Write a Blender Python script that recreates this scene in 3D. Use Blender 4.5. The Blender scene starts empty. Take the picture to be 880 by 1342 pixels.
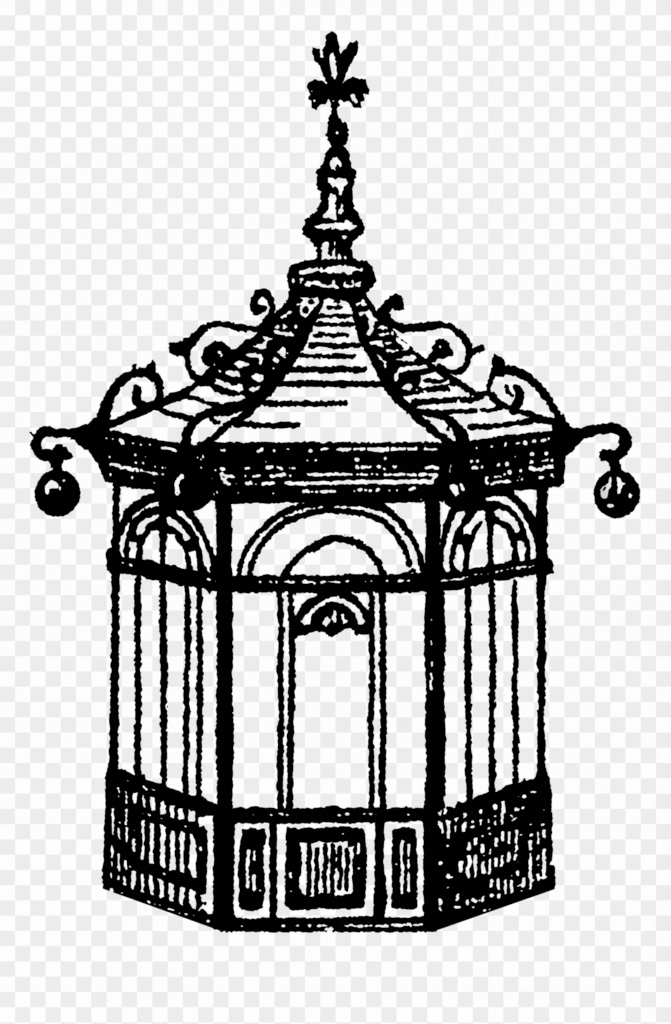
import bpy, math, random
import numpy as np

# ------------------------------------------------------------------ scene frame
# lengths are worked out in elevation units (200 units = 1 m); x right, z up from eye level, d = depth behind the front face
U = 200.0
D = 3275.0            # eye to the kiosk's front face
CX, EY = 431.0, 400.0 # centre line and eye level on the elevation drawing
MID = 239.0           # depth of the kiosk's axis (and of its two side corners) behind the front face
FH, SH = 138.0, 304.0 # half width of the front face / of the widest corners

col = bpy.context.scene.collection
rng = np.random.RandomState(7)

# profile of the hexagonal envelope: height -> size factor
ZP = [-900, -661, -657, -256, -252, -238, -186, -178, -170, -139, -91, -32, 16, 60, 200]
SP = [1.037, 1.037, 1.0, 1.0, 1.03, 1.045, 1.10, 1.12, 1.075, .80, .586, .357, .16, .11, .11]

def hexn(x, dy):
    ax, ay = np.abs(x), np.abs(dy)
    return np.maximum(ay / MID, ax / SH + ay * (1 - FH / SH) / MID)

def on_body(u, v):
    """depth at which the sight line through elevation point (u, v) meets the hexagonal body"""
    lo = np.full(u.shape, -60.0); hi = np.full(u.shape, MID)
    for _ in range(22):
        m = (lo + hi) / 2; k = (D + m) / D
        out = hexn((u - CX) * k, m - MID) > np.interp((EY - v) * k, ZP, SP)
        lo = np.where(out, m, lo); hi = np.where(out, hi, m)
    return hi

def on_plane(d):
    return lambda u, v: np.full(u.shape, float(d))

def world(u, v, d, push=0.0):
    k = (D + d) / D
    return np.stack([(u - CX) * k / U, (d + push) / U, (EY - v) * k / U], 1)

# ------------------------------------------------------------------ materials
def ink_mat(name, base, var, rough):
    m = bpy.data.materials.new(name); m.use_nodes = True
    nt = m.node_tree; b = nt.nodes['Principled BSDF']
    n = nt.nodes.new('ShaderNodeTexNoise'); n.inputs['Scale'].default_value = 38; n.inputs['Detail'].default_value = 4
    tc = nt.nodes.new('ShaderNodeTexCoord'); nt.links.new(tc.outputs['Object'], n.inputs['Vector'])
    r = nt.nodes.new('ShaderNodeValToRGB'); nt.links.new(n.outputs['Fac'], r.inputs['Fac'])
    r.color_ramp.elements[0].position = .35; r.color_ramp.elements[1].position = .7
    r.color_ramp.elements[0].color = (base, base, base, 1); r.color_ramp.elements[1].color = (base + var,) * 3 + (1,)
    nt.links.new(r.outputs['Color'], b.inputs['Base Color'])
    b.inputs['Roughness'].default_value = rough; b.inputs['Specular IOR Level'].default_value = 0.0
    return m
BLACK = ink_mat('black_iron', 0.0, 0.0006, .9)
WHITE = ink_mat('white_highlight', .97, .015, .9)  # colour of the painted highlights on the lamp globes

# ------------------------------------------------------------------ shape tracing
def pts(s, R):
    ox, oy, k = R
    out = []
    for t in s.split():
        a, b = t.split(',')[:2]
        out.append((ox + float(a) / k, oy + float(b) / k))
    return np.array(out)

def smooth(p, n=5):
    if len(p) < 3: return p
    q = np.vstack([2 * p[0] - p[1], p, 2 * p[-1] - p[-2]]); o = []
    for i in range(1, len(q) - 2):
        a, b, c, d = q[i - 1], q[i], q[i + 1], q[i + 2]
        for t in np.arange(n) / n:
            o.append(.5 * (2 * b + (c - a) * t + (2 * a - 5 * b + 4 * c - d) * t * t + (3 * b - a - 3 * c + d) * t ** 3))
    o.append(p[-1]); return np.array(o)

def vnoise(u, v, per, seed):
    def h(i, j):
        n = (i * 374761393 + j * 668265263 + seed * 1442695041) & 0xffffffff
        n = ((n ^ (n >> 13)) * 1274126177) & 0xffffffff
        return ((n ^ (n >> 16)) & 0xffff) / 32767.5 - 1
    x, y = u / per, v / per
    i, j = np.floor(x).astype(np.int64), np.floor(y).astype(np.int64)
    fx, fy = x - i, y - j; fx = fx * fx * (3 - 2 * fx); fy = fy * fy * (3 - 2 * fy)
    return (h(i, j) * (1 - fx) + h(i + 1, j) * fx) * (1 - fy) + (h(i, j + 1) * (1 - fx) + h(i + 1, j + 1) * fx) * fy

class Tr:
    """a traced outline: black strokes and fills, with openings cut in it"""
    def __init__(s): s.ops = []
    def S(s, R, t, w, cut=False, sm=True):       # stroke; w in elevation units x R scale (full width), or list per point
        p = pts(t, R); w = (np.atleast_1d(np.array(w, float)) / R[2] / 2)
        if len(w) == 1: w = np.repeat(w, len(p))
        if sm and len(p) > 2:
            q = smooth(np.column_stack([p, w])); p, w = q[:, :2], q[:, 2]
        s.ops.append(('s', cut, p, w)); return s
    def P(s, R, t, cut=False):
        s.ops.append(('p', cut, pts(t, R), None)); return s
    def H(s, R, t):                              # many openings: "x,y x,y ..." closed outlines separated by ';'
        for q in t.split(';'):
            if q.strip(): s.P(R, q, True)
        return s
    def HS(s, R, t):                             # many slits: "r: x,y x,y" separated by ';'  (r = half width)
        for q in t.split(';'):
            if q.strip():
                r, c = q.split(':'); s.S(R, c, 2 * float(r) + .9 * R[2], True)
        return s
    def field(s, g, rough, seed):
        allp = np.vstack([o[2] for o in s.ops if not o[1]])
        wm = max([o[3].max() for o in s.ops if o[3] is not None and not o[1]] + [0])
        x0, y0 = allp.min(0) - wm - 4; x1, y1 = allp.max(0) + wm + 4
        x0, y0 = math.floor(x0 / g) * g, math.floor(y0 / g) * g
        nx, ny = int((x1 - x0) / g) + 2, int((y1 - y0) / g) + 2
        X, Y = np.meshgrid(x0 + np.arange(nx) * g, y0 + np.arange(ny) * g)
        F = np.full(X.shape, 50.0)
        for kind, cut, p, w in s.ops:
            m = 9 + (w.max() if w is not None else 0)
            i0 = max(int((p[:, 0].min() - m - x0) / g), 0); i1 = min(int((p[:, 0].max() + m - x0) / g) + 2, nx)
            j0 = max(int((p[:, 1].min() - m - y0) / g), 0); j1 = min(int((p[:, 1].max() + m - y0) / g) + 2, ny)
            if i1 <= i0 or j1 <= j0: continue
            x, y = X[j0:j1, i0:i1], Y[j0:j1, i0:i1]
            d = np.full(x.shape, 1e9)
            n = len(p)
            segs = [(i, i + 1) for i in range(n - 1)] if kind == 's' else [(i, (i + 1) % n) for i in range(n)]
            if kind == 's' and n == 1: segs = [(0, 0)]
            ins = np.zeros(x.shape, bool)
            for a, b in segs:
                ax, ay = p[a]; bx, by = p[b]; ex, ey = bx - ax, by - ay; L = ex * ex + ey * ey
                t = np.clip(((x - ax) * ex + (y - ay) * ey) / L, 0, 1) if L > 1e-9 else np.zeros(x.shape)
                q = np.hypot(x - ax - t * ex, y - ay - t * ey)
                if kind == 's': q = q - (w[a] + (w[b] - w[a]) * t)
                d = np.minimum(d, q)
                if kind == 'p' and ay != by:
                    ins ^= ((ay > y) != (by > y)) & (x < (bx - ax) * (y - ay) / (by - ay) + ax)
            if kind == 'p': d = np.where(ins, -d, d)
            f = F[j0:j1, i0:i1]
            F[j0:j1, i0:i1] = np.maximum(f, -d) if cut else np.minimum(f, d)
        n = vnoise(X, Y, 3.1, seed) * 1.25 + vnoise(X, Y, 8.0, seed + 5) * .55 + vnoise(X, Y, 5.0, seed + 9) * .45
        return X, Y, F + n * rough * 1.5 - .2

def plate(name, tr, parent, surf, thick=8.0, proud=0.0, rough=1.0, mat=BLACK, puff=0.0, g=.85, clipy=None):
    """solid plate in the traced outline, bent onto the surface surf, thick units deep"""
    seed = (sum(map(ord, name)) * 31 + len(col.objects) * 7) % 9973
    X, Y, F = tr.field(g, rough, seed)
    if clipy is not None: F = np.maximum(F, Y - clipy(X))
    F[0, :] = F[-1, :] = 1; F[:, 0] = F[:, -1] = 1
    F = np.where(np.abs(F) < 1e-4, 1e-4, F)
    I = F < 0
    vid = {}; V = []; Q = []; faces = []; edges = []
    def cv(j, i):
        k = (j, i)
        if k not in vid: vid[k] = len(V); V.append((X[j, i], Y[j, i])); Q.append(F[j, i])
        return vid[k]
    def ev(a, b):
        k = (a, b) if a < b else (b, a)
        if k not in vid:
            fa, fb = F[k[0]], F[k[1]]; t = fa / (fa - fb); t = min(max(t, .03), .97)
            vid[k] = len(V)
            V.append((X[k[0]] + (X[k[1]] - X[k[0]]) * t, Y[k[0]] + (Y[k[1]] - Y[k[0]]) * t)); Q.append(0.0)
        return vid[k]
    cnt = I[:-1, :-1].astype(int) + I[1:, :-1] + I[1:, 1:] + I[:-1, 1:]
    for j in range(cnt.shape[0]):
        row = cnt[j]; i = 0; nz = np.nonzero(row)[0]
        if not len(nz): continue
        last = -1
        for i in nz:
            if i <= last: continue
            c = row[i]
            if c == 4:
                e = i
                if not puff:
                    while e + 1 < len(row) and row[e + 1] == 4 and e - i < 24: e += 1
                last = e
                faces.append((cv(j, i), cv(j + 1, i), cv(j + 1, e + 1), cv(j, e + 1)))
                continue
            last = i
            cs = [(j, i), (j + 1, i), (j + 1, i + 1), (j, i + 1)]
            ii = [I[q] for q in cs]
            if c == 2 and ii[0] == ii[2]:        # two opposite corners: two triangles
                for k in range(4):
                    if ii[k]:
                        a, b = ev(cs[k - 1], cs[k]), ev(cs[k], cs[(k + 1) % 4])
                        faces.append((a, cv(*cs[k]), b)); edges.append((b, a))
                continue
            f = []; cr = []
            for k in range(4):
                if ii[k]: f.append(cv(*cs[k]))
                if ii[k] != ii[(k + 1) % 4]:
                    e_ = ev(cs[k], cs[(k + 1) % 4]); f.append(e_); cr.append((e_, ii[k]))
            faces.append(tuple(f))
            a = [e_ for e_, o in cr if o][0]; b = [e_ for e_, o in cr if not o][0]
            edges.append((a, b))
    V = np.array(V); Q = np.array(Q); n = len(V)
    d = surf(V[:, 0], V[:, 1])
    pf = puff * np.sqrt(np.clip(-Q / 5.0, 0, 1)) if puff else 0
    A = world(V[:, 0], V[:, 1], d, -proud - pf); B = world(V[:, 0], V[:, 1], d, thick + pf)
    verts = np.vstack([A, B]).tolist()
    fs = list(faces) + [tuple(k + n for k in reversed(f)) for f in faces] + [(b, a, a + n, b + n) for a, b in edges]
    me = bpy.data.meshes.new(name); me.from_pydata(verts, [], fs); me.update(); me.materials.append(mat)
    o = bpy.data.objects.new(name, me); col.objects.link(o); o.parent = parent
    return o

def ring_solid(name, rows, parent, depth, mat=BLACK, seg=40, rough=.5):
    """turned solid: rows of (height v, left, right) on the elevation, at depth"""
    k = (D + depth) / D; v0 = []; fs = []
    dense = []
    for a, b in zip(rows[:-1], rows[1:]):
        n = max(1, int(abs(b[0] - a[0]) / 1.6))
        for t in range(n): dense.append([a[i] + (b[i] - a[i]) * t / n for i in range(3)])
    dense.append(rows[-1])
    for j, (v, l, r) in enumerate(dense):
        c, R = (l + r) / 2, (r - l) / 2
        for i in range(seg):
            a = 2 * math.pi * i / seg
            q = max(R + rough * float(vnoise(np.array(math.cos(a) * 9 + 50), np.array(v * 1.0), 3.2, 11)), .2)
            v0.append(((c + q * math.cos(a) - CX) * k / U, (depth + q * math.sin(a)) / U, (EY - v) * k / U))
    m = len(dense)
    for j in range(m - 1):
        for i in range(seg):
            i2 = (i + 1) % seg
            fs.append((j * seg + i, (j + 1) * seg + i, (j + 1) * seg + i2, j * seg + i2))
    fs.append(tuple(reversed(range(seg)))[::-1]); fs.append(tuple((m - 1) * seg + i for i in range(seg))[::-1])
    me = bpy.data.meshes.new(name); me.from_pydata(v0, [], fs); me.update(); me.materials.append(mat)
    for p in me.polygons: p.use_smooth = True
    o = bpy.data.objects.new(name, me); col.objects.link(o); o.parent = parent
    return o

def tube(name, path, rad, parent, seg=14, mat=BLACK):
    P = np.array(path, float); v = []; fs = []
    for i, p in enumerate(P):
        t = P[min(i + 1, len(P) - 1)] - P[max(i - 1, 0)]; t /= np.linalg.norm(t)
        a = np.cross(t, (1, 0, 0)) if abs(t[0]) < .9 else np.cross(t, (0, 0, 1)); a /= np.linalg.norm(a); b = np.cross(t, a)
        r = rad[i] if hasattr(rad, '__len__') else rad
        for k in range(seg):
            q = 2 * math.pi * k / seg; v.append((p + r * (a * math.cos(q) + b * math.sin(q))) / U)
    for i in range(len(P) - 1):
        for k in range(seg):
            k2 = (k + 1) % seg; fs.append((i * seg + k, i * seg + k2, (i + 1) * seg + k2, (i + 1) * seg + k))
    fs.append(tuple(range(seg))[::-1]); fs.append(tuple((len(P) - 1) * seg + k for k in range(seg)))
    me = bpy.data.meshes.new(name); me.from_pydata([tuple(x) for x in v], [], fs); me.update(); me.materials.append(mat)
    for p in me.polygons: p.use_smooth = True
    o = bpy.data.objects.new(name, me); col.objects.link(o); o.parent = parent
    return o

def empty(name, parent=None):
    o = bpy.data.objects.new(name, None); col.objects.link(o); o.parent = parent
    o.empty_display_size = .1
    return o

# elevation windows used while tracing: origin and magnification
N = (0, 0, 1.0)
RA = (340, 20, 4.4); RB = (340, 180, 4.4); RC = (30, 360, 3.945); RD = (220, 370, 4.0); RE = (430, 370, 3.826)
RF = (600, 430, 3.385); RG = (120, 540, 4.4); RH = (280, 560, 2.75); RI = (540, 560, 4.0); RJ = (340, 740, 4.4)
RK = (120, 720, 4.195); RL = (540, 720, 4.195); RM = (120, 980, 4.4); RN = (280, 1030, 2.933); RO = (540, 980, 4.4)
RP = (290, 560, 3.034); RQ = (380, 350, 7.33); RR = (310, 400, 7.33); RS = (450, 400, 7.33)

kiosk = empty('kiosk')
kiosk['label'] = 'hexagonal kiosk drawn in black openwork iron with scrolled roof and tall finial'
kiosk['category'] = 'kiosk'
AX = on_plane(MID)

# ================================================================== finial
fin = empty('finial', kiosk)
t = Tr().P(RA, '415,95 440,105 452,130 460,185 470,222 490,193 504,190 510,170 525,148 545,155 562,143 572,165 568,205 545,255 '
  '515,295 500,340 482,390 510,370 545,357 580,365 612,370 625,405 638,430 632,455 595,447 610,475 610,495 588,500 587,533 550,530 '
  '520,495 490,502 465,480 455,500 463,518 448,540 460,600 400,600 415,560 415,510 400,485 380,512 345,515 330,545 300,530 300,490 '
  '285,485 292,450 275,415 285,385 325,368 360,380 392,394 365,335 350,290 320,260 315,230 297,210 308,182 330,195 348,195 352,240 '
  '368,240 365,200 380,175 385,125 400,103')
t.H(RA, '408,220 425,215 438,240 445,300 447,340 435,367 420,350 415,305 403,270')
t.HS(RA, '6: 538,215; 10: 537,465 550,485 557,498; 3:318,490; 3:428,490; 2:303,438')
plate('flower_ornament', t, fin, AX, 5, 0, .55, puff=4)
def finial_surf(rows_c, rows_r, yy):
    def f(u, v):
        c = np.interp(v, yy, rows_c); r = np.interp(v, yy, rows_r)
        return MID - np.sqrt(np.clip(r * r - (u - c) ** 2, 1, None)) - 1.2
    return f
def rows_surf(rows):
    yy = [r[0] for r in rows]; return finial_surf([(r[1] + r[2]) / 2 for r in rows], [(r[2] - r[1]) / 2 for r in rows], yy)
def outline(rows):
    q = [(r[1], r[0]) for r in rows] + [(r[2], r[0]) for r in rows[::-1]]
    return Tr().P(N, ' '.join('%.2f,%.2f' % e for e in q))
SPR = [(191, 437, 450), (193.5, 432, 454.5), (203, 426, 458.5), (218, 422.5, 460.5), (221.5, 416, 466.5), (228, 415.5, 468.5),
  (240, 415.5, 464.5), (246, 416.5, 463.5), (252, 420.5, 461.5), (263, 420.5, 463), (273, 417, 465.5), (279, 411, 469), (288, 400, 475),
  (297, 397, 478), (306, 397, 477), (311, 402, 469.5), (316, 408, 463), (325, 415, 459.5), (336, 415, 462.5), (342, 409, 467)]
t = outline(SPR)
for q in ('445,108 465,130 467,168 440,150 437,185 412,185 408,150 425,122',
  '400,235 440,240 470,232 503,240 503,272 485,285 478,345 462,330 455,295 440,270 425,290 405,275',
  '410,325 447,325 440,380 440,468 400,465 372,460 372,445 392,430 395,395', '465,375 480,375 484,440 472,452 460,440',
  '317,512 345,505 400,495 490,492 508,475 525,492 560,510 540,525 515,538 480,530 440,528 400,522 375,532 335,528',
  '480,570 505,572 497,588 482,588', '360,610 400,600 402,680 415,690 425,680 430,600 440,600 440,710 400,710 360,712'):
    t.P(RB, q, True)
t.S(RB, '456,652 468,708', 9, True); t.S(RB, '493,665', 15, True); t.S(RB, '497,695', 12, True)
plate('spire', t, fin, rows_surf(SPR), 6, 0, .85)
KNB = [(152.5, 436, 439), (156, 431.5, 446), (161, 430.5, 453), (168, 429, 456.5), (175, 427.5, 457.5), (181, 429, 456), (187, 431.5, 454), (192, 434, 450), (196, 440, 450)]
t = outline(KNB).S(RA, '443,684 447,678', 16, True)
plate('knob', t, fin, rows_surf(KNB), 6, 0, .85)
CLR = [(340, 409, 466), (342.5, 395, 482), (346.5, 381, 487.5), (357, 378, 490), (368, 376, 493), (378, 378, 488), (384, 383.5, 480), (391, 386, 479)]
t = outline(CLR)
for q in ('228,775 270,760 340,752 380,758 430,745 480,740 540,745 595,760 595,778 560,770 520,790 490,778 430,782 385,785 340,775 290,785 232,788',
  '258,845 290,828 340,830 380,845 390,862 400,858 418,848 430,823 440,850 465,870 440,868 400,862 350,857 300,850 275,865',
  '482,835 500,833 502,850 530,855 540,823 547,850 585,835 588,862 550,864 510,866 485,858'):
    t.P(RB, q, True)
t.S(RB, '198,828', 19, True); t.S(RB, '245,822 240,836', 19, True)
plate('collar', t, fin, rows_surf(CLR), 6, 0, .85)

# ================================================================== roof
roof = empty('roof', kiosk)
# front face of the roof
t = Tr()
for x0, x1, y, w in ((427, 446, 403.2, 4.2), (418, 458, 414, 5), (413, 462, 425.2, 5), (414, 456, 439, 5), (407, 470, 453, 6), (395, 464, 467, 5.5),
                     (378, 478, 484.5, 6.5), (364, 500, 503, 7)):
    n = 5; c = ' '.join('%.1f,%.1f' % (x0 + (x1 - x0) * i / n, y + rng.uniform(-.8, .8)) for i in range(n + 1)); t.S(N, c, w * 1.22)
t.S(N, '337,527 365,529.5 390,529 420,529.5 436,528.5 454,528.5', 7.6)
t.S(N, '308,555 330,556.5 352,558 372,557 390,557.5', 8)
t.S(N, '262,582 330,583 400,582.5 470,583 540,582.5 602,583', 6)
t.P(RQ, '-20,225 725,225 720,300 640,300 560,340 520,330 490,320 500,345 480,400 430,400 420,290 380,275 360,300 310,345 280,340 270,290 200,285 115,275 60,300 -20,330')
t.H(RQ, '115,275 140,285 205,285 230,295 270,290 285,345 240,380 205,420 180,470 150,490 115,460 92,420 100,370 70,360 100,345 130,320 105,290')
t.S(RQ, '205,335', 52); t.S(RQ, '155,410', 60)
t.H(RQ, '300,345 360,300 380,275 415,290 385,310 395,330 440,345 490,350 480,370 430,365 350,375 335,400 370,410 430,405 500,415 525,395 510,330 550,370 548,430 520,445 430,435 380,455 330,455 290,440 315,390')
plate('roof_panel', t, roof, on_body, 6, 0, .85)
# hips towards the front
hl = Tr().S(N, '423,394 415,409 405,430 396,448 380,473 362,500 344,520 322,543 300,556 286,569 268,584', [5, 7, 10, 12, 13, 14, 13, 11, 9, 9, 10])
hl.S(N, '243,584 246,568 255,553 272,542 300,534 326,527 345,512', [13, 12, 12, 11, 12, 13, 11])
hl.S(RD, '232,715 245,728 262,735', 26)
plate('hip_rib', hl, roof, on_body, 9, 2.2, .8)
hr = Tr().S(N, '459,392 466,408 470,430 480,452 492,472 506,500 520,518 540,540 558,556 574,569 596,583', [7, 8, 9, 10, 12, 14, 14, 12, 11, 9, 9])
hr.S(N, '548,540 566,542 585,548 598,560 606,572 608,586', [8, 9, 10, 13, 17, 18])
hr.S(RE, '602,733', 14)
plate('hip_rib', hr, roof, on_body, 9, 2.2, .8)
# left face
t = Tr().P(N, '384,384 366,405 352,420 342,432 327,446 314,456 300,461 285,470 262,494 250,505 222,516 205,527 182,538 160,546 132,558 138,566 190,574 240,584 '
  '250,560 270,548 300,545 335,532 357,507 380,473 405,435 424,400 424,386')
ROS = '115,275 140,285 205,285 230,295 270,290 285,345 240,380 205,420 180,470 150,490 115,460 92,420 100,370 70,360 100,345 130,320 105,290'
t.H(RQ, ROS)
t.S(RQ, '205,335', 52); t.S(RQ, '155,410', 60)
t.H(RD, '590,182 640,148 652,155 620,178 602,197;575,220 590,228 582,245 560,240;598,213 612,216 630,235 610,241;'
  '555,252 575,252 600,262 640,262 668,270 655,283 600,277 560,268;500,285 555,295 525,310 515,345 480,350 450,342 450,332 500,325 512,305;'
  '408,380 440,370 490,376 502,400 490,415 475,394 430,394;352,428 375,413 432,423 432,440 375,446;600,338 617,350 620,385 600,392 576,365;'
  '543,407 565,394 584,408 575,424;262,462 275,455 285,465 275,478;298,465 320,458 380,475 380,496 340,492 300,480;'
  '228,508 245,498 300,525 345,540 390,532 402,560 375,572 330,562 270,540 232,525;438,495 465,478 502,488 500,515 475,527 455,515;'
  '422,560 450,550 485,545 482,575 465,592 450,575;'
  '100,592 160,548 215,545 245,575 300,592 340,597 400,595 408,610 395,630 340,643 300,646 270,630 200,620 150,600;'
  '-78,672 0,645 100,610 150,624 240,652 220,672 160,690 148,712 60,690 0,672 -60,682')
t.H(RC, '442,800 680,702 760,728 862,762 838,830 818,882 700,862 600,848 520,828 460,818')
t.S(RC, '690,690 760,716 868,742', 26)
t.HS(RD, '6:675,232; 3:704,303; 2:555,450; 9:240,430; 7:232,660')
t.HS(RR, '6:630,338; 5:490,462; 4:465,505; 5:530,510; 7:358,605; 5:232,560; 5:95,625; 4:343,210')
plate('roof_panel', t, roof, on_body, 6, 0, .7)
# right face
t = Tr().P(N, '478,384 492,404 506,420 520,438 536,452 557,470 575,482 597,494 628,515 640,524 653,527 700,543 735,556 735,566 700,572 640,578 606,584 604,570 590,552 565,545 '
  '540,540 506,500 484,458 472,430 460,396 462,384')
t.H(RE, '112,112 150,98 168,100 160,116 125,122;130,72 140,64 150,72 140,80;163,103 178,78 194,112 175,118;'
  '140,150 210,140 222,170 250,192 232,200 228,240 215,264 188,262 206,235 205,185 185,160 150,174;160,225 175,213 172,248 163,240;'
  '243,228 270,218 298,222 295,234 265,236;232,256 330,250 332,264 270,266 235,268;192,300 230,296 272,290 280,328 250,316 205,314;'
  '283,302 330,297 328,308 290,311;285,338 330,334 350,336 378,334 372,318 340,290 342,275 370,290 408,318 410,330 400,340 350,348 300,352;'
  '345,387 380,376 432,364 450,382 430,397 370,394;196,356 220,346 234,358 215,374 200,372;228,370 250,360 292,400 294,425 275,438 282,405 262,388 235,393;'
  '245,430 265,432 260,442;348,442 365,425 430,418 492,413 497,430 470,440 400,440 362,452 345,492 328,486 335,465;368,532 405,500 430,527 415,542;'
  '462,482 468,465 542,447 558,464 580,484 540,484 500,478 478,490 485,506 560,508 602,492 612,508 560,518 480,527 460,522;'
  '372,575 420,565 490,556 600,546 640,545 668,560 645,575 600,578 500,586 420,583 412,606 395,598;'
  '438,632 460,617 540,613 640,604 655,590 672,600 740,602 762,590 800,578 845,612 860,625 770,634 745,634 640,634 590,640 520,640 470,638;'
  '483,675 550,682 592,704 618,736 614,768 598,768 560,730 500,690;'
  '600,665 640,662 745,655 760,640 772,655 855,648 870,640 880,670 880,706 700,716 702,735 740,742 880,728 880,770 720,795 692,796 690,745 660,705')
t.H(RF, '50,322 92,328 130,306 172,340 186,350 110,352 105,375 85,382 85,352 20,352 0,350 0,332;'
  '0,386 60,382 120,384 205,360 240,372 330,392 300,405 150,422 50,430 45,448 70,455 200,445 350,420 400,425 440,442 430,455 300,468 180,480 80,490 34,498 32,455 0,415')
t.H(RE, '606,522 645,520 700,556 738,574 672,575 655,562 625,548')
t.S(RF, '110,365 150,365 184,355', 22); t.S(RF, '0,370 40,370 80,368', 20); t.S(RF, '22,318 60,318 90,314', 26)
t.HS(RS, '5:712,812; 9:790,830 795,845')
plate('roof_panel', t, roof, on_body, 6, 0, .7)
# scrolls standing on the hips
def scroll(tr, **k): return plate('scroll', tr, roof, AX, 4, 0, .8, puff=3.5, **k)
scroll(Tr().S(RC, '400,800 428,700 452,630 495,560 560,515 640,508 698,550 708,605 702,650 660,678 615,672 590,645 590,592', [70, 62, 56, 50, 44, 46, 46, 42, 44, 44, 46, 50, 44])
       .P(RC, '635,500 650,465 664,462 672,440 690,478 695,520 700,550').S(RC, '578,470 582,500', 14).S(RC, '430,780 520,742 600,705', 34))
scroll(Tr().S(RD, '470,245 380,240 320,226 240,222 175,255 122,315 104,370 108,430 132,485 175,515 225,508', [34, 38, 36, 34, 44, 50, 30, 28, 34, 50, 60])
       .P(RD, '5,322 30,316 45,320 60,312 85,298 120,280 112,390 60,388 40,382 10,370')
       .S(RD, '420,310 380,350 330,375 290,345 245,340 208,372 210,410 245,425', [30, 36, 40, 50, 56, 56, 56, 20])
       .S(RD, '222,382 232,398', 90).H(RD, '262,358 280,364 289,385 284,402 270,404 276,385').S(RD, '250,430 290,440 340,400', 40).HS(RD, '8:247,433; 7:300,430'))
scroll(Tr().S(RD, '505,240 530,195 548,140 538,90 500,52 462,75 456,115 465,148 505,138', [56, 46, 36, 40, 46, 40, 40, 44, 34]).S(RD, '468,138', 44))
scroll(Tr().P(RE, '240,150 262,115 290,90 345,50 380,85 382,135 345,145 330,135 300,150 320,182 360,205 345,240 300,210'))
scroll(Tr().S(RE, '300,200 370,228 420,226 480,222 560,214 620,228 672,265 708,325 705,380 685,430 640,450 600,445 560,420', [30, 46, 40, 44, 36, 34, 36, 40, 36, 34, 34, 30, 30])
       .P(RE, '700,325 740,325 768,310 785,312 787,335 770,350 730,370 705,392')
       .P(RE, '485,390 520,345 520,320 550,290 575,283 610,305 625,340 632,350 625,368 580,385 545,378 540,395 500,420').HS(RE, '3:565,325'))
scroll(Tr().P(RF, '165,115 205,140 215,165 240,165 200,215 165,218 150,180 152,140')
       .S(RF, '190,190 250,190 300,212 360,262 400,310 428,360 455,405 475,440', [40, 44, 40, 38, 34, 30, 34, 44]).S(RF, '160,200 145,240 140,290 180,335', [26, 28, 24, 22])
       .S(RF, '258,262 276,292 262,340 250,360', [26, 44, 44, 50]).S(RF, '218,260 226,288 245,300', 17).S(RF, '100,295 140,290 200,338 270,368 340,388 430,415', 26))

# ================================================================== cornice
cor = empty('cornice', kiosk)
t = Tr().P(N, '266,584 596,584 592,600 582,658 558,658 500,660 440,657 392,659 330,660 290,661 284,655 272,630')
t.HS(RP, '3:2,90 14,91; 5:148,96 162,86; 2:195,93; 3:210,93; 4:268,87; 7:355,92; 4:400,89 428,85; 5:465,88 490,89 512,87; 5:532,86 568,86; 8:590,88 630,90 662,88;'
  '5:678,88 730,86; 6:748,85 775,86; 3:775,72; 5:812,88 858,88; 3:155,133; 2:178,137; 4:343,132; 5:377,131; 6:540,130; 2:653,125; 4:98,163 110,163;'
  '5:182,161 203,158; 5:228,160 240,166; 3:275,163 292,163; 2:388,160; 3:425,160; 8:540,158; 5:562,160 592,158; 8:628,158; 3:650,165; 7:690,158; 5:815,161 838,158 862,164;'
  '5:5,186 22,196 42,195; 4:12,205 28,228; 3:95,193; 5:130,194 152,192; 5:200,195 250,189; 3:275,193; 5:345,188 400,189 450,187 518,188; 4:542,188 580,188; 4:600,188; 4:620,188;'
  '5:652,190 728,188; 4:745,188 772,190; 5:792,188 852,188; 5:855,190 840,214; 4:60,225; 6:100,222 118,222; 4:140,225; 7:168,225 208,222; 6:258,222 330,224 390,221 450,223;'
  '7:450,222 520,218 560,217; 8:560,217 700,218 840,216; 3:207,262; 5:330,255 345,256; 3:362,257; 3:380,257; 5:398,255 450,255; 4:530,255; 8:552,251; 3:575,252; 4:595,252;'
  '8:622,250; 3:670,252; 2:700,252; 5:752,250 770,243; 3:797,288; 3:68,262; 2:90,130; 2:210,180').HS(RG, '6:690,385 697,420 705,425; 3:668,447; 3:725,450 726,470; 3:686,462; 5:715,337; 8:752,328 762,328; 5:745,362 760,385 800,375; 5:770,410 800,418; 5:838,412; 3:820,375')
plate('cornice_panel', t, cor, on_body, 6, 1, .6)
t = Tr().P(N, '120,566 140,563 190,573 240,582 267,584 272,632 274,650 262,656 232,650 202,643 175,639 156,637 150,633 138,631 133,618 129,608 120,596')
t.HS(RG, '4:85,152; 6:125,157; 11:165,165 178,180; 6:238,182; 3:285,190; 6:338,190; 4:377,210; 7:412,208 440,212 470,216 488,226; 3:155,205; 4:105,260; 4:253,247; 2:310,260; 5:255,292; 4:295,295;'
  '8:97,308 130,303 168,318; 9:192,318 238,332; 7:263,326 264,340; 6:287,338 320,346 350,353 378,357; 9:412,358; 4:365,315; 4:410,322; 3:426,322; 7:110,362; 6:234,381; 2:365,409;'
  '4:377,466 392,458; 4:590,283 591,300; 4:645,240 643,262; 3:632,275; 4:678,212; 2:632,320; 6:690,385 697,420 705,425; 3:668,447; 3:725,450 726,470; 4:612,262')
plate('cornice_panel', t, cor, on_body, 6, 1, .6)
t = Tr().P(N, '592,584 640,578 700,570 735,563 760,566 760,580 755,585 742,597 739,610 740,620 738,634 733,638 720,638 716,643 702,641 675,643 650,650 588,660 590,650')
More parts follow.
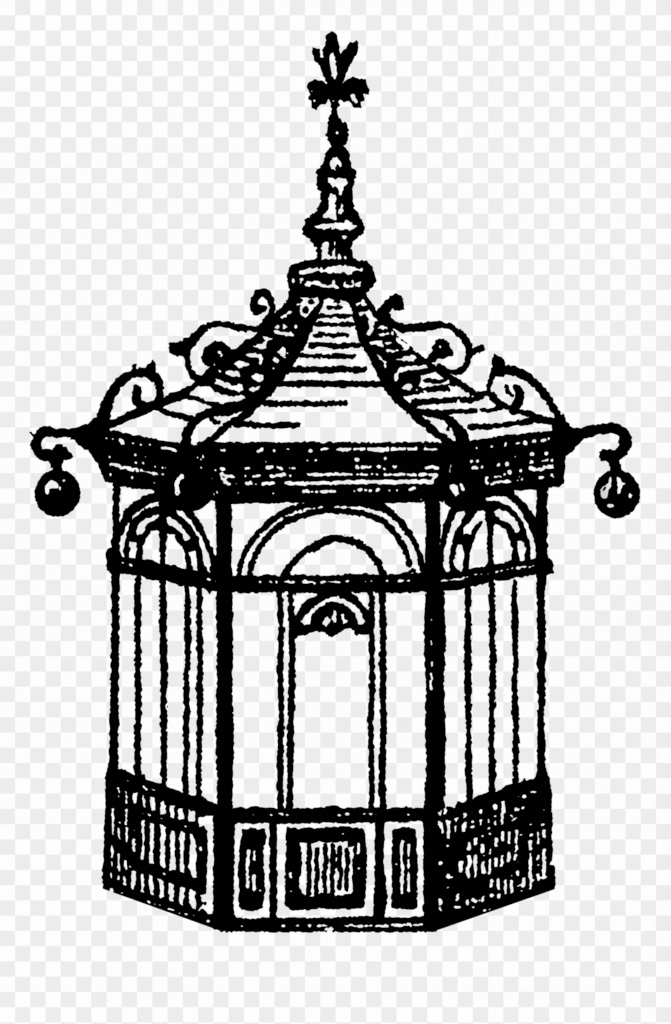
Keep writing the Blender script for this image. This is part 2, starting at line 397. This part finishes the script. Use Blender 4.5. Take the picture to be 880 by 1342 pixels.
t.HS(RI, '5:340,108; 6:420,100; 4:492,85 490,98; 5:545,86 568,83; 10:593,83; 9:645,75; 7:682,71 700,67; 8:720,61; 5:757,63 778,57; 7:800,50 828,46;'
  '9:632,141; 9:708,135; 3:543,155; 3:568,150; 9:627,182; 4:690,176 710,172; 5:737,173 765,171; 8:315,177; 6:345,178; 8:457,198; 10:502,192; 6:322,213 340,212; 4:370,208;'
  '8:622,212 650,222 690,220; 9:695,212 740,206 770,206; 10:513,236; 9:573,228; 3:410,235; 5:437,259 468,257; 5:487,247; 6:392,265 388,285 398,298; 6:418,300 450,288 518,285;'
  '3:555,278; 3:578,272; 3:565,262; 7:672,266 690,264; 6:737,253 758,261; 7:502,333 528,331')
plate('cornice_panel', t, cor, on_body, 6, 1, .6)

# ================================================================== posts
def post(tr, thick=16, surf=on_body, proud=1.5): return plate('post', tr, kiosk, surf, thick, proud, .75)
post(Tr().P(N, '284,640 303,640 304,700 303,760 305,800 304,900 306,960 304,1060 306,1221 290,1221 284,1216 285,1060 283.5,960 284.5,860 283.5,780 284,700')
     .HS(RM, '8:743,724 753,710; 4:740,905; 5:740,928; 3:742,572').HS(RN, '6:24,466; 5:22,448'))
p = Tr().P(N, '558,650 576,650 578,700 575,752 582,770 583,800 585,842 582,880 584,960 583,1060 574,1062 573,1221 556,1221 556,1060 560,1000 558,940 560,900 557,860 557,790 560,772 557,750 559,700')
p.HS(RL, '6:108,390; 4:108,525 112,505 124,502; 4:110,622 112,650; 4:108,685 112,720; 5:108,722 105,750 110,780; 5:115,1012; 4:100,1100; 5:145,18; 5:147,208').HS(RI, '4:138,658; 4:138,838').HS(RO, '6:112,390 118,405 112,440; 4:113,440 112,575; 6:107,970 108,988')
post(p)
post(Tr().P(N, '148.5,632 155.5,632 156,700 157,722 157,751 155.5,780 156,840 155,920 154.5,1012 138,1020 143,1000 145,900 146,840 146,751 140,747 139.5,722 146,717 148,700'), 10, AX)
post(Tr().P(N, '704.5,632 718,632 717,700 717.5,730 725,735 726,750 716,755 714,780 715.5,850 714,930 715,1000 719,1014 722,1040 700,1036 705,1005 706,930 705,860 705.5,780 703,752 703,700'), 10, AX)

# ================================================================== transom rails
t = Tr().P(N, '284,754 320,756 360,755 372,754 410,755.5 450,754 480,752.5 500,755 520,754 536,752 575,753 575,774 545,776 500,777 470,775 420,777 372,776 350,777 300,776 284,775')
t.HS(RJ, '5:5,102; 6:152,100 203,102; 7:258,98 320,106; 6:362,102 400,100 460,102; 6:497,98 512,94; 5:558,95; 5:645,95; 6:735,97; 6:807,95 865,98; 2:72,105; 2:95,110').HS(RH, '3:168,558; 3:205,557; 3:225,557; 4:8,557; 5:548,557')
plate('transom_rail', t, kiosk, on_body, 12, 3, .8)
t = Tr().P(RG, '155,852 240,850 330,856 375,872 390,880 470,888 520,905 600,920 690,930 730,930 730,1035 700,1030 678,1055 660,1020 600,1010 560,1003 500,1002 440,970 390,970 320,967 290,942 160,932')
t.HS(RG, '4:180,872; 5:227,885; 2:396,912; 5:675,967; 5:718,980')
plate('transom_rail', t, kiosk, on_body, 10, 2, .7)
t = Tr().P(RI, '140,765 160,762 230,764 300,747 380,735 430,720 490,718 515,702 540,708 600,700 660,690 720,690 720,760 660,768 580,785 540,788 490,803 420,803 380,820 300,838 240,852 140,858')
t.HS(RI, '6:158,805 180,802 200,797; 7:212,797 250,796 288,787; 3:335,772; 4:365,771; 5:400,768; 7:447,757; 5:472,755; 6:500,747; 4:527,740; 6:555,737 590,732; 5:622,732 638,728')
plate('transom_rail', t, kiosk, on_body, 10, 2, .7)

# ================================================================== arched lights over the rail
t = Tr()
t.S(RH, '92,540 100,490 122,435 165,378 215,335 262,305 330,283 400,277 520,277 600,288 640,312 685,355 722,412 745,470 758,525', [18, 20, 20, 20, 20, 23, 22, 20, 20, 27, 24, 22, 20, 20, 23])
t.S(RH, '127,540 140,490 165,437 205,385 265,340 330,315 400,302 460,302 540,312 600,333 640,367 672,412 695,455 706,495', [21, 21, 21, 22, 24, 22, 20, 20, 20, 22, 22, 19, 18, 20])
t.S(RH, '700,535 717,515 735,535', 10)
plate('arch', t, kiosk, on_body, 10, 1, .85)
t = Tr().S(RH, '255,535 285,492 330,448 368,432 400,412 450,402 510,415 558,445 590,485 615,530', [25, 24, 22, 31, 27, 26, 26, 25, 24, 24])
plate('arch', t, kiosk, on_body, 10, 1, .85)
AL = ('165,428 200,428 240,442 330,446 362,450 362,465 300,485 240,520 190,572 165,637 155,630 160,520;'
  '580,575 610,560 640,550 660,515 690,508 714,518 722,580 718,700 732,872 722,876 700,800 670,730 640,660 600,600;'
  '345,690 375,683 393,690 395,880 375,868 350,860 290,850 300,760 330,710;435,705 465,700 482,710 490,740 525,780 540,820 545,905 520,905 485,883 470,892 425,880 425,830;'
  '223,615 290,555 340,525 390,518 388,540 310,560 240,620;210,640 228,632 205,700 188,770 182,795 190,838 178,838 155,780 165,730 180,700;'
  '482,562 530,575 570,620 610,690 640,720 660,790 688,850 685,930 665,922 645,860 620,730 570,650 500,590;'
  '255,690 270,650 310,620 385,592 388,605 320,650 292,712 265,710;222,752 258,752 262,800 250,847 218,838;430,612 450,606 520,655 572,725 550,752 535,745 510,690 440,650;'
  '557,812 598,800 612,850 608,918 595,922 575,880 570,835')
t = Tr().P(RG, '150,405 720,480 735,560 735,960 600,940 500,915 400,900 300,875 140,865'); t.H(RG, AL)
plate('arched_window', t, kiosk, on_body, 6, 0, .65)
t = Tr().P(RI, '120,350 200,350 660,300 690,320 690,715 560,730 400,760 250,790 130,800')
t.H(RI, '140,378 160,380 172,400 202,422 165,520 150,625 135,628 133,590 140,480;235,445 275,438 284,455 230,545 205,640 195,700 198,750 185,760 163,735 170,660 190,560;'
  '350,440 388,432 387,470 330,520 310,560 275,562 268,535;238,610 265,612 275,650 270,750 260,758 230,738 220,700 235,640;380,488 397,505 400,700 385,738 350,735 305,754 298,740 310,640 330,570;'
  '440,508 465,512 490,540 515,600 528,640 525,700 490,712 430,725 422,640 428,520;432,445 460,426 500,445 530,470 567,520 560,547 545,552 530,520 500,500 450,470;'
  '552,595 585,595 598,640 592,702 570,703 560,650;388,372 430,358 480,363 520,385 560,420 600,490 630,560 657,650 653,692 625,697 622,620 590,510 545,440 500,405 440,387 398,388;'
  '535,328 570,322 635,318 662,332 657,472 645,472 600,402 540,348;0,570 60,680 68,690 0,600')
plate('arched_window', t, kiosk, on_body, 6, 0, .65)

# ================================================================== glazing bars
def bar(R, c, w, clip=None): return plate('mullion', Tr().S(R, c, w), kiosk, on_body, 8, .5, .8)
bar(RK, '258,130 255,260 255,500 255,700 256,900 252,1100 254,1250', [26, 34, 32, 34, 34, 34, 36])
bar(RK, '392,150 393,350 395,550 400,650 395,850 398,1000 398,1150 400,1310', [32, 36, 38, 36, 36, 32, 34, 30])
bar(RK, '525,190 528,330 527,420 532,560 522,700 524,830 522,1000 524,1100 516,1200 516,1350', [22, 30, 34, 30, 28, 30, 36, 30, 30, 30])
bar(RK, '592,200 594,340 594,480 598,620 595,760 596,900 594,1050 590,1200 590,1350', [28, 30, 36, 28, 34, 32, 30, 30, 30])
bar(RL, '310,195 310,400 308,600 310,850 313,890 314,1050 314,1250 318,1345 318,1400', [28, 34, 38, 36, 26, 28, 36, 30, 30])
bar(RL, '438,160 445,350 442,500 448,600 445,750 442,900 440,1100 444,1200 440,1360', [26, 34, 34, 34, 36, 32, 32, 40, 30])
bar(RL, '566,178 566,300 568,450 572,600 568,750 572,900 573,1100 572,1290', [18, 34, 34, 28, 32, 34, 32, 26])
for c, w in (('366,770 368.5,820 367.5,880 368.5,940 367.5,1000 367.5,1062', 7.6), ('380.5,770 382.5,820 383,900 381,960 380.5,1010 380,1062', 8),
             ('488,770 487.5,830 488,900 486,960 487.5,1010 487.5,1062', 7), ('501,770 502.5,830 502,900 503,960 501.5,1010 502.5,1062', 8.4)):
    plate('jamb', Tr().S(N, c, w), kiosk, on_body, 12, 1.5, .8)
t = Tr().P(RJ, '200,420 200,300 218,290 240,240 270,210 335,182 335,155 530,155 530,175 560,190 590,225 618,265 634,275 638,402 600,402 560,405 545,380 525,365 480,378 450,402 418,420 400,408 380,388 340,383 310,388 270,405 230,408 205,430')
t.H(RJ, '240,330 265,290 320,240 365,205 410,183 445,188 455,180 465,190 510,205 560,240 595,290 608,335 600,352 572,355 565,320 545,280 515,258 490,235 470,232 430,215 410,215 390,225 350,250 320,275 298,310 290,350 260,355;'
  '362,345 378,300 395,295 410,318 405,345 385,365;430,262 442,270 445,345 425,342 418,300;468,290 485,280 492,310 510,322 500,340 485,350')
t.P(RJ, '200,155 215,155 205,185'); t.P(RJ, '618,155 640,155 634,185'); t.P(RJ, '530,150 620,150 560,168')
plate('door_head', t, kiosk, on_body, 12, 2.2, .6)

# ================================================================== base
base = empty('base', kiosk)
t = Tr().P(RN, '0,85 75,90 100,85 130,88 165,80 215,90 400,88 455,80 500,88 620,86 680,90 740,84 780,90 850,88 850,562 300,561 30,559 0,548')
t.H(RN, '80,150 100,143 160,146 215,143 216,300 214,510 130,514 90,512 74,492 80,330;245,146 400,142 620,143 622,300 616,505 400,512 243,510')
t.H(RN, '658,140 730,140 800,134 812,150 808,330 812,505 740,512 658,510 668,430 655,300')
t.P(RN, '112,170 150,165 195,172 202,200 190,260 198,400 190,470 150,478 110,475 97,462 98,400 93,330 100,240')
t.P(RN, '280,158 300,168 400,165 500,160 580,168 586,200 590,300 586,400 582,468 500,476 400,472 340,478 290,475 274,455 276,350')
t.P(RN, '690,172 725,165 750,160 780,168 784,300 782,470 760,476 720,472 684,470 688,380 684,300')
t.H(RN, '335,220 345,216 380,222 410,213 450,220 515,214 518,235 540,232 535,300 532,420 470,426 465,415 440,418 400,415 385,430 350,428 330,390 338,300')
for c in ('367,228 370,260 365,300 368,350 366,420', '398,245 396,290 400,330 395,380 396,425', '429,235 432,300 426,350 430,410 424,425', '458,230 460,300 456,350 458,412', '487,238 484,300 490,340 484,392', '513,252 516,300 511,350 512,398'):
    t.S(RN, c, 17)
t.HS(RN, '5:135,250 130,320 131,395; 4:157,252 158,285; 4:154,345 157,405; 3:180,405; 5:297,340 298,355; 4:557,222 557,260; 4:558,320; 3:300,407; 3:498,185; 5:728,215 722,250 726,330 724,415; 4:752,230 750,300 751,405; 4:703,303;'
  '4:108,542; 4:270,540; 5:310,540 325,540; 6:370,540; 5:402,540 435,541; 8:435,553 455,553; 5:505,540 570,542; 4:582,540 610,540; 6:627,540 668,540; 6:687,538 758,538; 6:772,536 800,535;'
  '3:152,113; 5:222,113; 4:256,108 266,114; 5:285,113; 4:485,113; 5:515,112; 5:580,112; 5:605,110; 3:625,113; 4:750,113; 4:722,160')
plate('base_panel', t, base, on_body, 7, 0, .65)
FLO = lambda x: np.full(x.shape, 1e6)
lb = lambda x: 1165.2 + (x - 136) * (1220.6 - 1165.2) / (290.5 - 136)
t = Tr().P(RM, '82,170 100,110 155,128 175,122 205,145 245,160 300,160 315,187 400,210 430,228 520,262 560,275 600,278 640,290 700,322 730,330 740,1080 700,1080 60,850 65,815 64,700 78,400')
t.HS(RM, '4:152,238 158,260 156,285; 5:200,260 203,320; 3:210,195; 7:300,228 315,240; 5:345,241 364,247; 6:122,360 123,430 122,500; 4:163,435; 6:156,472 162,525; 5:202,360 197,440; 6:202,470 201,545; 4:246,478; 6:243,535 246,560; 5:244,580 245,598;'
  '4:300,383; 6:330,387 336,390; 3:405,412; 5:542,457; 5:629,575 629,592; 6:117,570 118,632; 4:157,615 156,690 160,712; 3:157,735 157,762; 3:116,655 118,700; 3:113,725 114,755; 6:190,748 194,790; 5:222,690; 8:118,820; 5:178,842;'
  '5:322,888; 6:332,893; 3:365,908; 3:392,910; 9:448,930 470,940; 3:508,957; 8:548,962; 4:572,968; 6:590,972; 9:675,1003; 3:522,943; 7:418,730; 6:743,718 755,708')
t.H(RM, '190,650 198,652 212,705 200,708 186,690;238,262 265,262 260,325 240,332;290,275 305,275 313,350 295,345;335,285 368,290 368,362 350,368 338,320;395,315 415,308 430,335 428,388 395,388;'
  '452,330 478,337 475,412 452,405;500,350 530,343 532,415 505,422 496,385;558,358 598,370 596,432 558,430;286,418 308,418 303,600 305,650 282,654 292,560 285,480;335,430 364,435 357,560 360,672 335,674 330,640 338,560;'
  '395,442 430,462 422,560 427,700 412,700 400,690 390,650 398,560;455,472 485,474 485,712 452,710;515,483 543,490 531,600 536,730 508,724 512,600 503,530;568,498 588,505 602,530 605,752 585,756 558,700 565,600;'
  '230,706 258,712 252,790 238,824 225,812 228,750;285,725 303,728 304,840 284,838;332,732 350,735 360,800 356,853 337,848 328,770;378,755 415,768 422,865 395,870 390,800;448,780 476,790 474,896 448,888 444,830;'
  '512,803 540,808 527,913 505,908 503,850;566,820 602,825 602,937 575,932 562,890;618,405 640,405 660,392 714,400 712,700 702,967 668,962 640,935 615,947 640,910 628,850 662,842 668,700 668,480 650,455 620,464')
t.S(RM, '655,903', 7)
plate('base_panel', t, base, on_body, 7, 0, .6, clipy=lb)
rb = lambda x: np.minimum(1221.2, 1221.5 - (x - 567) * (1221.5 - 1165.3) / (727.7 - 567))
t = Tr().P(RO, '80,350 150,352 172,370 205,345 225,343 250,352 265,320 295,322 345,308 365,288 440,262 500,255 540,228 580,212 640,200 652,184 662,195 700,188 728,158 770,140 795,175 800,230 810,260 805,330 812,420 806,500 812,600 808,640 795,680 827,683 827,1100 75,1100 75,400')
t.H(RO, '105,385 118,380 127,405 120,430 122,500 118,578 108,575 105,480;150,375 175,368 168,398;178,392 190,350 203,358 205,385 190,395;135,435 160,420 178,440 187,495 175,502 160,450 140,450;196,420 215,415 233,424 222,450 220,527 200,527 205,460;'
  '243,410 270,406 258,437')
t.HS(RO, '6:253,458 252,488; 8:307,390 307,400; 11:304,440 298,480; 6:350,432; 9:352,458; 6:400,362 400,380; 7:398,420 400,448; 6:443,415 445,432; 9:445,467; 10:480,338 482,350; 4:482,398; 5:482,425 482,448; 9:528,318 530,370; 7:524,385 522,440; 5:616,285; 8:648,285;'
  '7:693,258 722,258; 9:602,357 614,360; 8:643,352; 4:572,392 590,410 615,403; 4:580,422 595,412; 7:450,502; 5:408,512; 3:350,378; 3:452,385; 7:207,570; 2:282,598; 8:333,550 330,590; 8:368,530 368,555; 11:408,570 412,600; 4:415,625; 9:487,525 487,570; 8:523,492 525,535;'
  '8:560,490 562,552; 7:607,482 602,550; 8:603,570 606,590; 9:560,613 560,655; 8:600,620 595,650; 9:167,670; 11:287,662 280,712; 9:328,630 337,665 322,705 330,748; 8:368,625 366,690 370,735; 10:410,665 415,725; 6:453,590 452,615; 6:453,645 450,728; 8:487,645 487,685;'
  '7:521,628 518,650; 8:520,665 515,685; 10:690,505; 8:685,540 686,585; 7:685,615 684,700 687,815; 7:700,770; 5:727,488 732,555; 8:762,482 765,515; 8:758,445; 9:764,595 764,660 760,740; 5:728,622 728,650; 6:728,678; 8:725,735 732,765; 8:740,755 770,750; 4:685,445; 3:760,400; 3:764,360;'
  '10:208,735 212,750; 5:232,750; 7:210,808; 3:147,845; 2:170,733; 9:462,770 458,805; 8:497,765 503,820; 7:503,850 504,865; 9:540,772 542,840; 10:577,775 578,835; 6:577,742; 5:563,722; 9:610,715 614,738; 9:645,758 643,800; 5:617,800 630,795; 3:633,828;'
  '10:266,855 262,880; 9:163,882 166,905; 7:162,925 170,945; 11:252,920 270,922; 4:303,915; 6:322,885 320,905; 10:355,880 372,892; 5:390,885; 8:412,865 408,888; 6:355,922; 10:462,855; 7:420,943; 7:107,970 108,988; 3:85,708; 3:452,935; 3:600,603')
t.HS(RO, '3:430,748; 3:310,778; 3:365,747; 5:612,660; 3:630,505')
plate('base_panel', t, base, on_body, 7, 0, .55, clipy=rb)

# ================================================================== lamp brackets (side corners, then the two front corners)
t = Tr().P(RC, '270,797 330,772 370,735 430,770 440,800 445,1068 425,1062 410,1020 395,980 375,935 350,925 340,905 290,885 270,858 240,850')
t.S(RC, '300,828 230,818 170,820 115,812 75,850 72,900 105,935 150,940 185,915', [60, 50, 44, 56, 50, 46, 50, 50, 40])
t.P(RC, '150,905 172,882 190,878 225,890 235,915 262,940 250,957 215,958 200,985 198,1000 142,1000 145,975 130,960 100,960 60,930 75,900')
t.HS(RC, '9:402,768 408,780; 3:432,845').S(RC, '40,815 50,828', 7)
plate('lamp_bracket', t, kiosk, AX, 5, 2, .7, puff=3)
t = Tr().P(RF, '430,400 470,385 480,410 500,432 520,445 570,440 600,432 640,425 690,418 750,440 772,480 772,520 750,560 715,585 717,605 712,640 680,640 680,615 665,590 640,587 628,570 628,548 650,540 '
  '700,540 718,520 712,500 722,485 690,465 640,470 560,492 530,515 500,560 480,570 475,600 470,690 430,700 420,440')
plate('lamp_bracket', t, kiosk, AX, 5, 2, .7, puff=3)
LF = 1.254
def front_bracket(sg):
    c = np.array([sg * FH * 1.09, MID - MID * 1.09, -190.0]); e = np.array([sg * FH * LF, MID - MID * LF, -237.0])
    out = e - c; out[2] = 0
    P = [c + out * 0 + (0, 4, -6), c + out * .35 + (0, 0, 2), c + out * .8 + (0, 0, 2), c + out * 1.08 + (0, 0, -5), c + out * 1.1 + (0, 0, -13), e + (0, 0, 30), e + (0, 0, 22)]
    P = smooth(np.array(P)); return tube('lamp_bracket', P, 5.0, kiosk)
front_bracket(-1); front_bracket(1)

# ================================================================== globe lamps
def lamp(label, u, v, d, r, sq, glint, neck):
    k = (D + d) / D
    o = empty('globe_lamp'); o.location = ((u - CX) * k / U, d / U, (EY - v) * k / U)
    o['label'] = label; o['category'] = 'lamp'; o['group'] = 'globe lamps hung round the cornice'
    R = r * k; vs = []; fs = []; nu, nv = 72, 48
    for j in range(nv + 1):
        th = math.pi * j / nv
        for i in range(nu):
            ph = 2 * math.pi * i / nu
            x, y, z = math.sin(th) * math.cos(ph), math.sin(th) * math.sin(ph), math.cos(th)
            q = R * (1 + .03 * float(vnoise(np.array(x * 11 + u), np.array(z * 11 + y * 7), 1.6, 3)) + .032 * float(vnoise(np.array(x * 23 + u + y * 9), np.array(z * 23), 1.5, 5)))
            vs.append((x * q / U, y * q / U, z * q * sq / U))
    for j in range(nv):
        for i in range(nu):
            i2 = (i + 1) % nu; fs.append((j * nu + i, (j + 1) * nu + i, (j + 1) * nu + i2, j * nu + i2))
    me = bpy.data.meshes.new('globe'); me.from_pydata(vs, [], fs); me.update(); me.materials.append(BLACK)
    for p in me.polygons: p.use_smooth = True
    g = bpy.data.objects.new('globe', me); col.objects.link(g); g.parent = o
    if neck:
        n = tube('hanger', [(0, 0, z) for z in (R * sq * .85, R * sq + 4, R * sq + neck)], [8.5, 6.2, 6.5], o)
    if glint is not None:
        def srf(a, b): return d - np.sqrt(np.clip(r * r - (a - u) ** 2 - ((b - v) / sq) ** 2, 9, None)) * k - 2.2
        f = plate('glass_pane', glint, None, srf, .4, .4, .45, WHITE)  # drawn highlights of the globe, laid on it as white patches
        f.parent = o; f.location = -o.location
    return o
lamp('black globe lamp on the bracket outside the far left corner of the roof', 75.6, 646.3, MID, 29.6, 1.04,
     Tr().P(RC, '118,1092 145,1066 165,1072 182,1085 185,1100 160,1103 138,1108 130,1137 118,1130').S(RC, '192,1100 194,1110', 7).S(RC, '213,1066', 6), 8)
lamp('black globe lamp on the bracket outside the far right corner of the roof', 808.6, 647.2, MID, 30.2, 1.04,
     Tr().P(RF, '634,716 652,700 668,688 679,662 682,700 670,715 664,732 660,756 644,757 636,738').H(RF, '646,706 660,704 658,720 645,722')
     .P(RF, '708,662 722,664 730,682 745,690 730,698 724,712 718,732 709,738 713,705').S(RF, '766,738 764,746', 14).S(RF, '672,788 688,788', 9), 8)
dl = MID - MID * LF
lamp('black globe lamp before the left front post with one pale highlight crescent on it', 253.5, 641, dl, 27.5, 1.0,
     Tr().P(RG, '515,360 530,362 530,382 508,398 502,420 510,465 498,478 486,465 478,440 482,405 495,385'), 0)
lamp('black globe lamp before the right front post with two pale highlight flecks on it', 608, 642, dl, 28, 1.0,
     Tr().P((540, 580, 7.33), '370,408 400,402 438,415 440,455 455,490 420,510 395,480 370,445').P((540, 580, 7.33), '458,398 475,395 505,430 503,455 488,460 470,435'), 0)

# ================================================================== checked backdrop
BD = 2600.0; kb = (D + BD) / D; sq = 20 * kb / U
me = bpy.data.meshes.new('backdrop_wall')
x0, x1, z0, z1 = -30 * sq * 2, 75 * sq * 2, -90 * sq * 2, 60 * sq * 2
vv = [(x, y, z) for y in (0, .2) for z in (z0, z1) for x in (x0, x1)]
me.from_pydata(vv, [], [(0, 1, 3, 2), (4, 6, 7, 5), (0, 2, 6, 4), (1, 5, 7, 3), (0, 4, 5, 1), (2, 3, 7, 6)]); me.update()
bd = bpy.data.objects.new('backdrop_wall', me); col.objects.link(bd)
bd.location = ((0 - CX) * kb / U, BD / U, EY * kb / U)
bd['kind'] = 'structure'; bd['label'] = 'wall of pale grey and white squares behind the kiosk'; bd['category'] = 'wall'
m = bpy.data.materials.new('checked_wall'); m.use_nodes = True; nt = m.node_tree
b = nt.nodes['Principled BSDF']; b.inputs['Roughness'].default_value = 1; b.inputs['Specular IOR Level'].default_value = 0
tc = nt.nodes.new('ShaderNodeTexCoord'); mp = nt.nodes.new('ShaderNodeMapping'); ck = nt.nodes.new('ShaderNodeTexChecker')
mp.inputs['Scale'].default_value = (1 / sq, 0, 1 / sq); mp.inputs['Location'].default_value = (0, .5, 0)
ck.inputs['Scale'].default_value = 1.0
ck.inputs['Color1'].default_value = (.996, .996, .996, 1); ck.inputs['Color2'].default_value = (.849, .849, .849, 1)
nt.links.new(tc.outputs['Object'], mp.inputs['Vector']); nt.links.new(mp.outputs['Vector'], ck.inputs['Vector']); nt.links.new(ck.outputs['Color'], b.inputs['Base Color'])
me.materials.append(m)

# ================================================================== light, camera
sc = bpy.context.scene
w = bpy.data.worlds.new('World'); sc.world = w; w.use_nodes = True
w.node_tree.nodes['Background'].inputs['Color'].default_value = (1, 1, 1, 1)
w.node_tree.nodes['Background'].inputs['Strength'].default_value = 1.0
cam = bpy.data.cameras.new('camera'); co = bpy.data.objects.new('camera', cam); col.objects.link(co)
co.location = (0, -D / U, 0); co.rotation_euler = (math.radians(90), 0, 0)
cam.sensor_width = 36; cam.lens = 36 * D / 1342; cam.shift_x = (440 - CX) / 1342; cam.shift_y = -(671 - EY) / 1342
cam.clip_end = 300; sc.camera = co
sc.view_settings.view_transform = 'Standard'; sc.view_settings.look = 'None'; sc.view_settings.exposure = 0.0; sc.view_settings.gamma = 1
